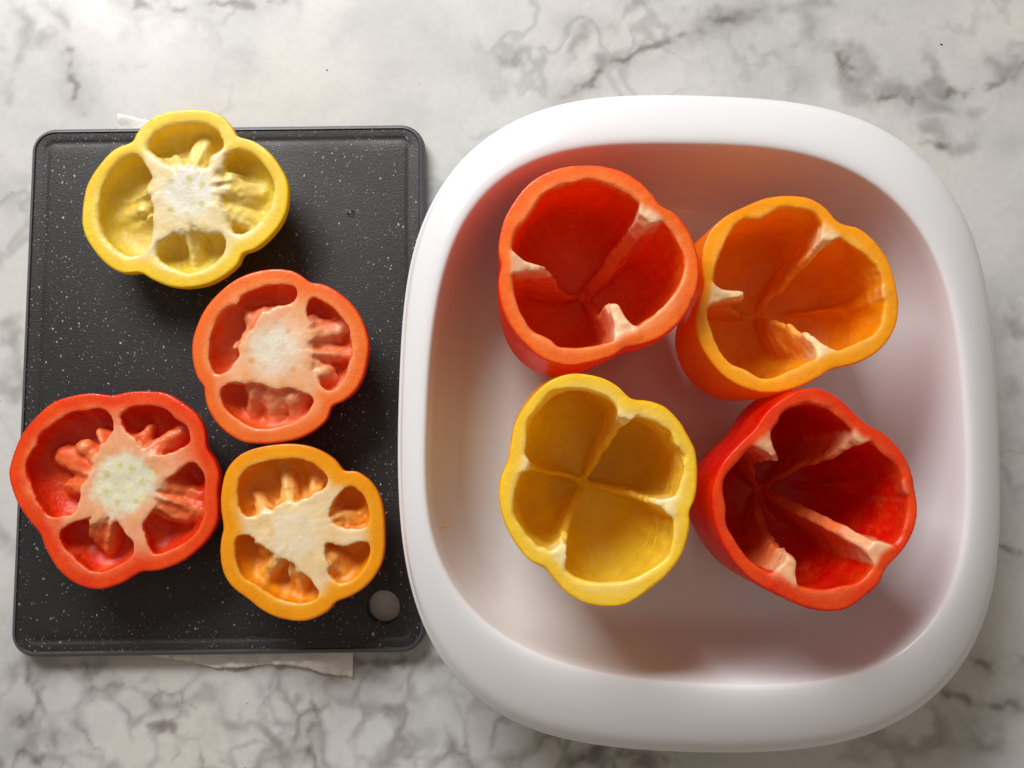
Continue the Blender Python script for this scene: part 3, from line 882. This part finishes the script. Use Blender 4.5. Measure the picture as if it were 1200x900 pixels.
CUPS = [
 dict(label='bright orange-red hollow pepper in the white dish, behind the yellow one', zoom=(560, 180, 3.333), seed=1,
  outer=[(380, 45), (470, 45), (560, 65), (630, 105), (680, 155), (715, 200), (770, 230), (820, 290), (855, 370), (866, 450), (858, 520), (830, 600), (780, 670), (720, 715),
         (650, 745), (575, 760), (530, 790), (450, 815), (370, 830), (300, 820), (240, 793), (180, 740), (130, 680), (100, 620), (85, 560), (80, 490), (90, 440), (80, 370), (90, 300),
         (110, 240), (160, 160), (220, 100), (300, 60)],
  inner=[(400, 108), (470, 115), (560, 145), (620, 180), (650, 215), (720, 262), (762, 310), (800, 380), (810, 440), (790, 510), (740, 580), (660, 640), (590, 690), (545, 715),
         (500, 740), (430, 750), (320, 755), (290, 730), (220, 690), (180, 640), (150, 570), (140, 500), (140, 440), (135, 380), (140, 330), (180, 270), (240, 190), (270, 150), (340, 130)],
  ribs=[dict(root=(675, 230), edge=[(0, 0.0), (0.12, 0.12), (0.35, 0.42), (0.6, 0.66), (0.85, 0.80), (1, 0.90)], w=3.1, torn=0.35),
        dict(root=(120, 425), edge=[(0, 0.0), (0.1, 0.10), (0.3, 0.36), (0.55, 0.44), (0.75, 0.52), (0.92, 0.62), (1, 0.66)], w=1.3, torn=1.0, slope=0.25, bend=-0.05),
        dict(root=(580, 710), edge=[(0, 0.0), (0.15, 0.2), (0.4, 0.5), (0.65, 0.50), (0.8, 0.54), (1, 0.62)], w=2.0, torn=1.1, slope=0.22)],
  col=dict(skin='#FF501E', cut='#FC7C38', pale='#FEA066', lining='#FA6418', rib='#F6925C', torn='#FBE0B8')),
 dict(label='orange hollow pepper in the white dish, its cavity crossed by pale ribs', zoom=(790, 210, 3.214), seed=2, h=66.0,
  outer=[(430, 60), (510, 70), (570, 105), (610, 150), (640, 168), (700, 185), (760, 235), (810, 310), (838, 400), (848, 490), (830, 570), (780, 640), (700, 690), (600, 715),
         (550, 745), (480, 780), (400, 803), (330, 805), (250, 780), (180, 735), (120, 660), (88, 590), (80, 520), (97, 450), (112, 400), (105, 330), (110, 260), (140, 190),
         (200, 135), (280, 95), (350, 68)],
  inner=[(470, 112), (530, 135), (570, 178), (640, 230), (700, 270), (760, 330), (790, 410), (790, 490), (770, 560), (720, 600), (640, 635), (590, 650), (520, 680), (440, 715),
         (380, 748), (320, 748), (270, 715), (210, 690), (170, 630), (140, 560), (130, 490), (143, 430), (155, 375), (165, 320), (195, 240), (230, 175), (280, 148), (330, 152), (400, 112)],
  ribs=[dict(root=(598, 190), edge=[(0, 0.0), (0.1, 0.08), (0.35, 0.33), (0.6, 0.58), (0.82, 0.70), (1, 0.86)], w=1.7, torn=0.8, slope=0.1),
        dict(root=(125, 432), edge=[(0, 0.0), (0.1, 0.2), (0.4, 0.5), (0.65, 0.58), (0.85, 0.56), (1, 0.62)], w=1.2, torn=1.0, slope=0.18),
        dict(root=(585, 675), edge=[(0, 0.0), (0.12, 0.05), (0.3, 0.15), (0.55, 0.30), (0.75, 0.46), (0.9, 0.62), (1, 0.74)], w=1.3, torn=1.1, slope=0.32, bend=0.06),
        dict(root=(820, 425), edge=[(0, 0.3), (0.4, 0.94), (0.8, 0.99), (1, 0.985)], w=0.8, torn=0.2, white=0.25)],
  col=dict(skin='#FFA01A', cut='#FFAE28', pale='#FFC45C', lining='#FFA420', rib='#FAAE48', torn='#FCEABC')),
 dict(label='yellow hollow pepper in the white dish, four ribs meeting in a cross', zoom=(570, 420, 3.0), seed=3,
  outer=[(320, 52), (400, 65), (460, 95), (510, 140), (570, 148), (630, 170), (680, 220), (710, 270), (738, 330), (744, 420), (736, 490), (716, 540), (716, 600), (690, 690),
         (640, 760), (580, 810), (530, 845), (480, 870), (400, 873), (330, 855), (270, 815), (230, 770), (205, 740), (150, 710), (100, 650), (60, 570), (43, 490), (50, 420),
         (75, 360), (85, 300), (100, 230), (140, 160), (200, 95), (260, 62)],
  inner=[(320, 112), (390, 125), (440, 155), (480, 195), (540, 205), (600, 230), (650, 265), (655, 300), (690, 330), (692, 400), (680, 450), (655, 500), (660, 580), (655, 650),
         (630, 705), (560, 755), (470, 785), (380, 785), (310, 765), (265, 720), (210, 675), (160, 640), (120, 590), (95, 500), (110, 430), (130, 378), (140, 320), (150, 240), (190, 170), (240, 125)],
  ribs=[dict(root=(500, 180), edge=[(0, 0.0), (0.12, 0.10), (0.35, 0.42), (0.6, 0.70), (0.85, 0.88), (1, 0.93)], w=1.5, torn=0.5),
        dict(root=(680, 525), edge=[(0, 0.0), (0.12, 0.15), (0.35, 0.52), (0.6, 0.70), (0.85, 0.76), (1, 0.80)], w=1.2, torn=1.0, slope=0.2),
        dict(root=(235, 730), edge=[(0, 0.0), (0.12, 0.12), (0.35, 0.44), (0.6, 0.68), (0.8, 0.74), (1, 0.82)], w=1.6, torn=0.8, slope=0.18),
        dict(root=(90, 362), edge=[(0, 0.0), (0.15, 0.25), (0.4, 0.66), (0.7, 0.90), (1, 0.93)], w=1.0, torn=0.5)],
  col=dict(skin='#FFCC0C', cut='#FFD84C', pale='#FFE890', lining='#FFE048', rib='#FCD850', torn='#FCEFBC')),
 dict(label='deep red hollow pepper in the dish corner farthest from the cutting board', zoom=(800, 440, 3.103), seed=4,
  outer=[(470, 45), (520, 55), (580, 90), (630, 140), (680, 180), (740, 215), (800, 280), (835, 350), (850, 430), (857, 490), (840, 570), (800, 640), (745, 700), (715, 760),
         (660, 810), (600, 850), (540, 860), (460, 850), (400, 825), (340, 795), (270, 758), (205, 700), (155, 630), (125, 560), (108, 480), (112, 400), (145, 320), (200, 255),
         (262, 195), (300, 140), (350, 95), (410, 60)],
  inner=[(470, 105), (540, 130), (600, 180), (650, 220), (690, 245), (740, 290), (790, 350), (815, 420), (820, 500), (800, 570), (760, 620), (712, 650), (690, 700), (650, 745),
         (580, 770), (500, 775), (440, 765), (385, 740), (300, 700), (240, 660), (190, 590), (165, 530), (165, 480), (152, 430), (162, 370), (205, 310), (262, 262), (310, 225), (340, 180), (360, 145), (400, 120)],
  ribs=[dict(root=(660, 200), edge=[(0, 0.0), (0.15, 0.2), (0.35, 0.45), (0.6, 0.60), (0.85, 0.74), (1, 0.90)], w=1.3, torn=0.8, bend=0.04),
        dict(root=(730, 655), edge=[(0, 0.0), (0.12, 0.05), (0.3, 0.2), (0.55, 0.42), (0.8, 0.64), (1, 0.88)], w=2.5, torn=0.4),
        dict(root=(365, 770), edge=[(0, 0.0), (0.12, 0.2), (0.35, 0.5), (0.6, 0.66), (0.85, 0.72), (1, 0.80)], w=2.2, torn=1.1, slope=0.12),
        dict(root=(275, 215), edge=[(0, 0.0), (0.12, 0.2), (0.35, 0.55), (0.6, 0.66), (0.85, 0.68), (1, 0.72)], w=1.3, torn=0.9, slope=0.2),
        dict(root=(835, 405), edge=[(0, 0.4), (0.4, 0.95), (0.8, 0.99), (1, 0.985)], w=0.8, torn=0.2, white=0.25)],
  col=dict(skin='#F62A0C', cut='#EE4A20', pale='#F4744A', lining='#DC200A', rib='#EE8450', torn='#FACFA0')),
]
for c_ in CUPS:
    c_['mat'] = MATS['yellow' if c_['label'].startswith('yellow') else 'orange' if c_['label'].startswith('orange') else 'red']
    pepper_cup(c_)

TOPS = [
 dict(label='yellow pepper top with white core, hanging over the far edge of the cutting board', zoom=(70, 110, 3.75), seed=5, wall=8.5, roll=4.0,  blend=6.0, depth=12.5,
  outer=[(540, 66), (640, 68), (710, 95), (755, 140), (780, 182), (850, 205), (920, 255), (975, 330), (1003, 400), (1000, 490), (975, 560), (920, 630), (860, 680), (805, 702),
         (780, 750), (720, 800), (640, 838), (545, 852), (470, 842), (400, 812), (350, 785), (270, 785), (200, 745), (140, 675), (105, 610), (95, 540), (105, 440), (125, 380),
         (180, 300), (240, 240), (315, 208), (335, 170), (380, 120), (440, 85)],
  locules=[[(385, 235), (405, 185), (460, 145), (540, 125), (630, 125), (690, 155), (715, 200), (700, 240), (650, 275), (640, 315), (560, 320), (480, 315), (445, 285)],
           [(735, 270), (790, 245), (860, 260), (915, 310), (943, 380), (940, 440), (910, 510), (870, 560), (800, 610), (760, 600), (720, 545), (705, 490), (690, 420), (690, 360), (715, 330)],
           [(425, 690), (445, 650), (510, 610), (540, 575), (600, 590), (640, 610), (700, 620), (722, 655), (700, 710), (650, 755), (560, 780), (480, 750), (435, 720)],
           [(320, 265), (365, 300), (390, 350), (400, 390), (410, 440), (400, 500), (400, 560), (400, 600), (380, 660), (340, 700), (290, 705), (220, 660), (180, 600), (165, 520), (170, 430), (200, 350), (250, 290)]],
  lumps=[((560, 320), (605, 205), 46, 4, 13), ((500, 305), (480, 270), 32, 5, 9), ((730, 410), (850, 420), 52, 5, 15), ((720, 500), (860, 550), 40, 7, 17), ((565, 600), (580, 770), 34, 6, 18),
         ((405, 430), (320, 470), 38, 5, 15), ((340, 480), (210, 530), 36, 15, 21)],
  core=(560, 430), core_r=120, spots=[(487, 385), (570, 370), (625, 400), (625, 480), (555, 525), (487, 510)],
  col=dict(skin='#F4CA10', cut='#FBD748', pale='#FCE890', lining='#F6DA48', lump='#FCE894', pith='#F6E8C0', pith2='#F3DC98', center='#F1F1E6', spot='#CFC860')),
 dict(label='pale orange-red pepper top touching the orange and yellow tops', zoom=(200, 300, 3.912), seed=6, wall=8.5, soft=0.55, blend=10.0,
  outer=[(470, 58), (550, 65), (600, 90), (640, 118), (700, 128), (770, 165), (840, 230), (885, 310), (908, 400), (900, 480), (880, 560), (840, 625), (790, 665), (740, 690), (715, 750),
         (660, 800), (590, 836), (520, 852), (430, 862), (340, 856), (270, 822), (210, 770), (170, 705), (152, 640), (148, 600), (120, 560), (100, 490), (95, 410), (110, 340), (150, 250),
         (210, 175), (290, 110), (380, 72)],
  locules=[[(580, 130), (530, 122), (450, 130), (330, 170), (300, 220), (240, 240), (205, 290), (180, 370), (170, 450), (180, 520), (210, 540), (260, 520), (290, 480), (330, 420), (360, 350), (420, 280), (470, 235), (540, 215), (575, 185)],
           [(650, 180), (625, 230), (615, 290), (620, 380), (640, 470), (645, 520), (670, 570), (710, 612), (750, 610), (795, 560), (820, 490), (842, 450), (825, 380), (820, 320), (780, 270), (720, 215)],
           [(215, 640), (240, 600), (300, 582), (370, 578), (430, 590), (480, 608), (540, 600), (600, 620), (640, 640), (650, 680), (600, 735), (520, 785), (440, 800), (370, 785), (300, 745), (240, 700)]],
  lumps=[((410, 290), (345, 265), 56, 4, 10), ((335, 400), (290, 405), 40, 5, 11), ((640, 350), (740, 340), 56, 4, 12), ((650, 440), (800, 440), 42, 5, 15), ((690, 540), (720, 580), 30, 8, 14),
         ((450, 610), (450, 760), 44, 8, 20), ((560, 630), (560, 730), 32, 8, 19), ((360, 605), (350, 700), 28, 9, 19)],
  core=(480, 430), core_r=125, spots=[(370, 480), (535, 340), (560, 520)],
  col=dict(skin='#F0481A', cut='#FA7C3A', pale='#FCA068', lining='#F4602A', lump='#FAAA7C', pith='#FAC296', pith2='#F6A870', center='#F4F0DC', spot='#F0A850')),
 dict(label='deep red pepper top, hanging over the side edge of the cutting board', zoom=(0, 440, 3.463), seed=7, wall=8.0, blend=13.0,
  outer=[(310, 78), (380, 72), (450, 80), (520, 66), (600, 63), (670, 72), (740, 110), (800, 160), (830, 220), (838, 290), (868, 340), (888, 400), (882, 470), (884, 560), (874, 610), (838, 670),
         (780, 725), (720, 765), (640, 793), (570, 800), (500, 840), (430, 865), (370, 868), (300, 845), (240, 795), (200, 740), (175, 690), (155, 640), (100, 570), (60, 500), (35, 420), (35, 370),
         (60, 290), (90, 230), (150, 160), (220, 105)],
  locules=[[(150, 240), (200, 200), (290, 150), (350, 140), (405, 125), (440, 150), (455, 215), (430, 260), (400, 330), (385, 370), (350, 440), (325, 490), (290, 560), (240, 570), (190, 570), (150, 510), (115, 430), (95, 370), (110, 320), (140, 285)],
           [(490, 160), (540, 120), (620, 112), (680, 130), (715, 175), (760, 190), (775, 250), (740, 290), (680, 310), (610, 330), (560, 290), (520, 240), (495, 200)],
           [(780, 355), (820, 385), (855, 440), (863, 510), (850, 560), (825, 600), (820, 640), (750, 690), (650, 725), (610, 715), (590, 650), (575, 600), (620, 540), (620, 480), (650, 430), (700, 410), (730, 375)],
           [(240, 650), (270, 610), (320, 590), (350, 580), (420, 560), (480, 600), (510, 650), (540, 700), (520, 750), (450, 785), (380, 800), (330, 770), (280, 720), (250, 690)]],
  lumps=[((405, 330), (390, 250), 38, 4, 11), ((350, 380), (220, 325), 44, 4, 12), ((340, 440), (250, 450), 46, 5, 13), ((320, 300), (300, 290), 24, 9, 13),
         ((560, 280), (575, 220), 26, 5, 13), ((600, 310), (690, 235), 34, 5, 14), ((650, 470), (780, 510), 46, 5, 14), ((640, 530), (835, 575), 38, 7, 17), ((400, 590), (390, 690), 50, 5, 13)],
  core=(500, 440), core_r=138, spots=[(430, 400), (485, 365), (535, 375), (572, 430), (550, 510), (475, 515), (427, 470)],
  col=dict(skin='#E82A0A', cut='#F04C20', pale='#F67850', lining='#E62C0C', lump='#FA8C54', pith='#F8B88E', pith2='#F29062', center='#EFEED2', spot='#D6CE70')),
 dict(label='orange pepper top with cream triangular core, next to the round hole in the board', zoom=(240, 500, 3.215), seed=8, wall=8.5, blend=6.0,
  outer=[(300, 64), (380, 70), (440, 92), (490, 125), (525, 165), (570, 168), (620, 200), (655, 250), (672, 310), (678, 400), (675, 480), (655, 540), (610, 600), (550, 640), (495, 662), (465, 695),
         (410, 725), (350, 735), (270, 720), (210, 690), (160, 650), (102, 605), (68, 550), (56, 480), (60, 420), (68, 380), (58, 300), (62, 230), (82, 160), (130, 107), (200, 78)],
  locules=[[(120, 200), (150, 145), (200, 130), (240, 125), (300, 112), (370, 118), (430, 150), (463, 190), (450, 230), (400, 260), (350, 285), (290, 300), (240, 325), (180, 345), (140, 330), (118, 270)],
           [(500, 265), (540, 225), (580, 230), (615, 270), (632, 330), (610, 375), (550, 385), (500, 380), (470, 355), (465, 330)],
           [(460, 440), (520, 450), (580, 440), (630, 440), (630, 500), (600, 560), (550, 605), (500, 590), (460, 540), (450, 480)],
           [(105, 420), (140, 405), (185, 415), (240, 460), (290, 490), (350, 530), (400, 580), (425, 620), (420, 655), (370, 670), (300, 660), (230, 630), (190, 600), (140, 590), (110, 530), (103, 470)]],
  lumps=[((310, 300), (275, 150), 28, 7, 19), ((400, 260), (390, 180), 22, 9, 19), ((210, 325), (180, 265), 24, 9, 18), ((475, 345), (560, 350), 34, 6, 14), ((465, 500), (520, 560), 32, 8, 18),
         ((270, 490), (190, 590), 32, 7, 18), ((345, 540), (330, 640), 30, 8, 19), ((215, 450), (200, 470), 34, 7, 12)],
  core=(340, 400), core_r=90, spots=[(400, 480), (250, 400)],
  col=dict(skin='#F48E06', cut='#FAA41A', pale='#FCBC4C', lining='#FA9A14', lump='#FCC474', pith='#F8E2B4', pith2='#F5D494', center='#F8EACA', spot='#F2D080')),
]
for t_ in TOPS:
    t_['mat'] = MATS['yellow' if t_['label'].startswith('yellow') else 'orange' if t_['label'].startswith('orange') else 'red']
    pepper_top(t_)

# ------------------------------------------------------------------ small bits
def strand(name, pts, r, mat, label, cat):
    cu = bpy.data.curves.new(name, 'CURVE'); cu.dimensions = '3D'; cu.bevel_depth = r; cu.bevel_resolution = 3; cu.use_fill_caps = True
    s = cu.splines.new('BEZIER'); s.bezier_points.add(len(pts) - 1)
    for b, p in zip(s.bezier_points, pts):
        b.co = p[:3]; b.radius = p[3]; b.handle_left_type = b.handle_right_type = 'AUTO'
    tmp = bpy.data.objects.new(name + '_tmp', cu); C.objects.link(tmp)
    dg = bpy.context.evaluated_depsgraph_get()
    me = bpy.data.meshes.new_from_object(tmp.evaluated_get(dg)); bpy.data.objects.remove(tmp)
    me.name = name
    for p in me.polygons: p.use_smooth = True
    o = put(name, me, mat)
    me.materials.clear(); me.materials.append(mat)
    return tag(o, label, cat)

P3 = lambda px, py, z: (*P(px, py, z), z)
shred_mat = plain_material('orange_pepper_skin_shred', col('#F2A23C'), 0.35)
zf = 0.0376
strand('pepper_shred', [(*P3(517.5, 634, zf + 0.004), 0.8), (*P3(516.5, 624, zf + 0.004), 1.2), (*P3(518.5, 618, zf + 0.0045), 0.9), (*P3(526, 616, zf + 0.003), 0.5)],
       0.00050, shred_mat, 'tiny orange pepper shred stuck to the inner wall of the dish', 'pepper shred')

def blob(name, px, py, z, rx, ry, rz, mat, label, cat, seed, rot=0.0):
    bm = bmesh.new()
    bmesh.ops.create_icosphere(bm, subdivisions=3, radius=1.0)
    for v in bm.verts:
        n = 1 + 0.22 * float(vnoise(v.co.x, v.co.y, v.co.z, 1.3, seed))
        x, y = v.co.x * rx * n, v.co.y * ry * n
        v.co = (x * math.cos(rot) - y * math.sin(rot), x * math.sin(rot) + y * math.cos(rot), max(v.co.z, -0.05) * rz * n)
    me = bpy.data.meshes.new(name); bm.to_mesh(me); bm.free()
    for p in me.polygons: p.use_smooth = True
    o = put(name, me, mat); o.location = P3(px, py, z)
    return tag(o, label, cat)
water = plain_material('clear_water', (0.95, 0.97, 0.98, 1), 0.03, 1.0)
blob('water_drop', 411, 250, BOARD_TOP, 0.0017, 0.0022, 0.0010, water, 'small water drop on the bare far corner of the cutting board', 'water drop', 2, 0.4)
crumb = plain_material('dark_brown_crumb', col('#5A4030'), 0.7)
blob('crumb', 1103, 52, 0.0001, 0.0008, 0.0004, 0.0004, crumb, 'dark crumb on the marble beyond the far corner of the dish', 'crumb', 3, -0.5)
blob('crumb', 383, 82, 0.0001, 0.0004, 0.0003, 0.0003, crumb, 'dark crumb on the marble behind the cutting board', 'crumb', 5, 0.2)
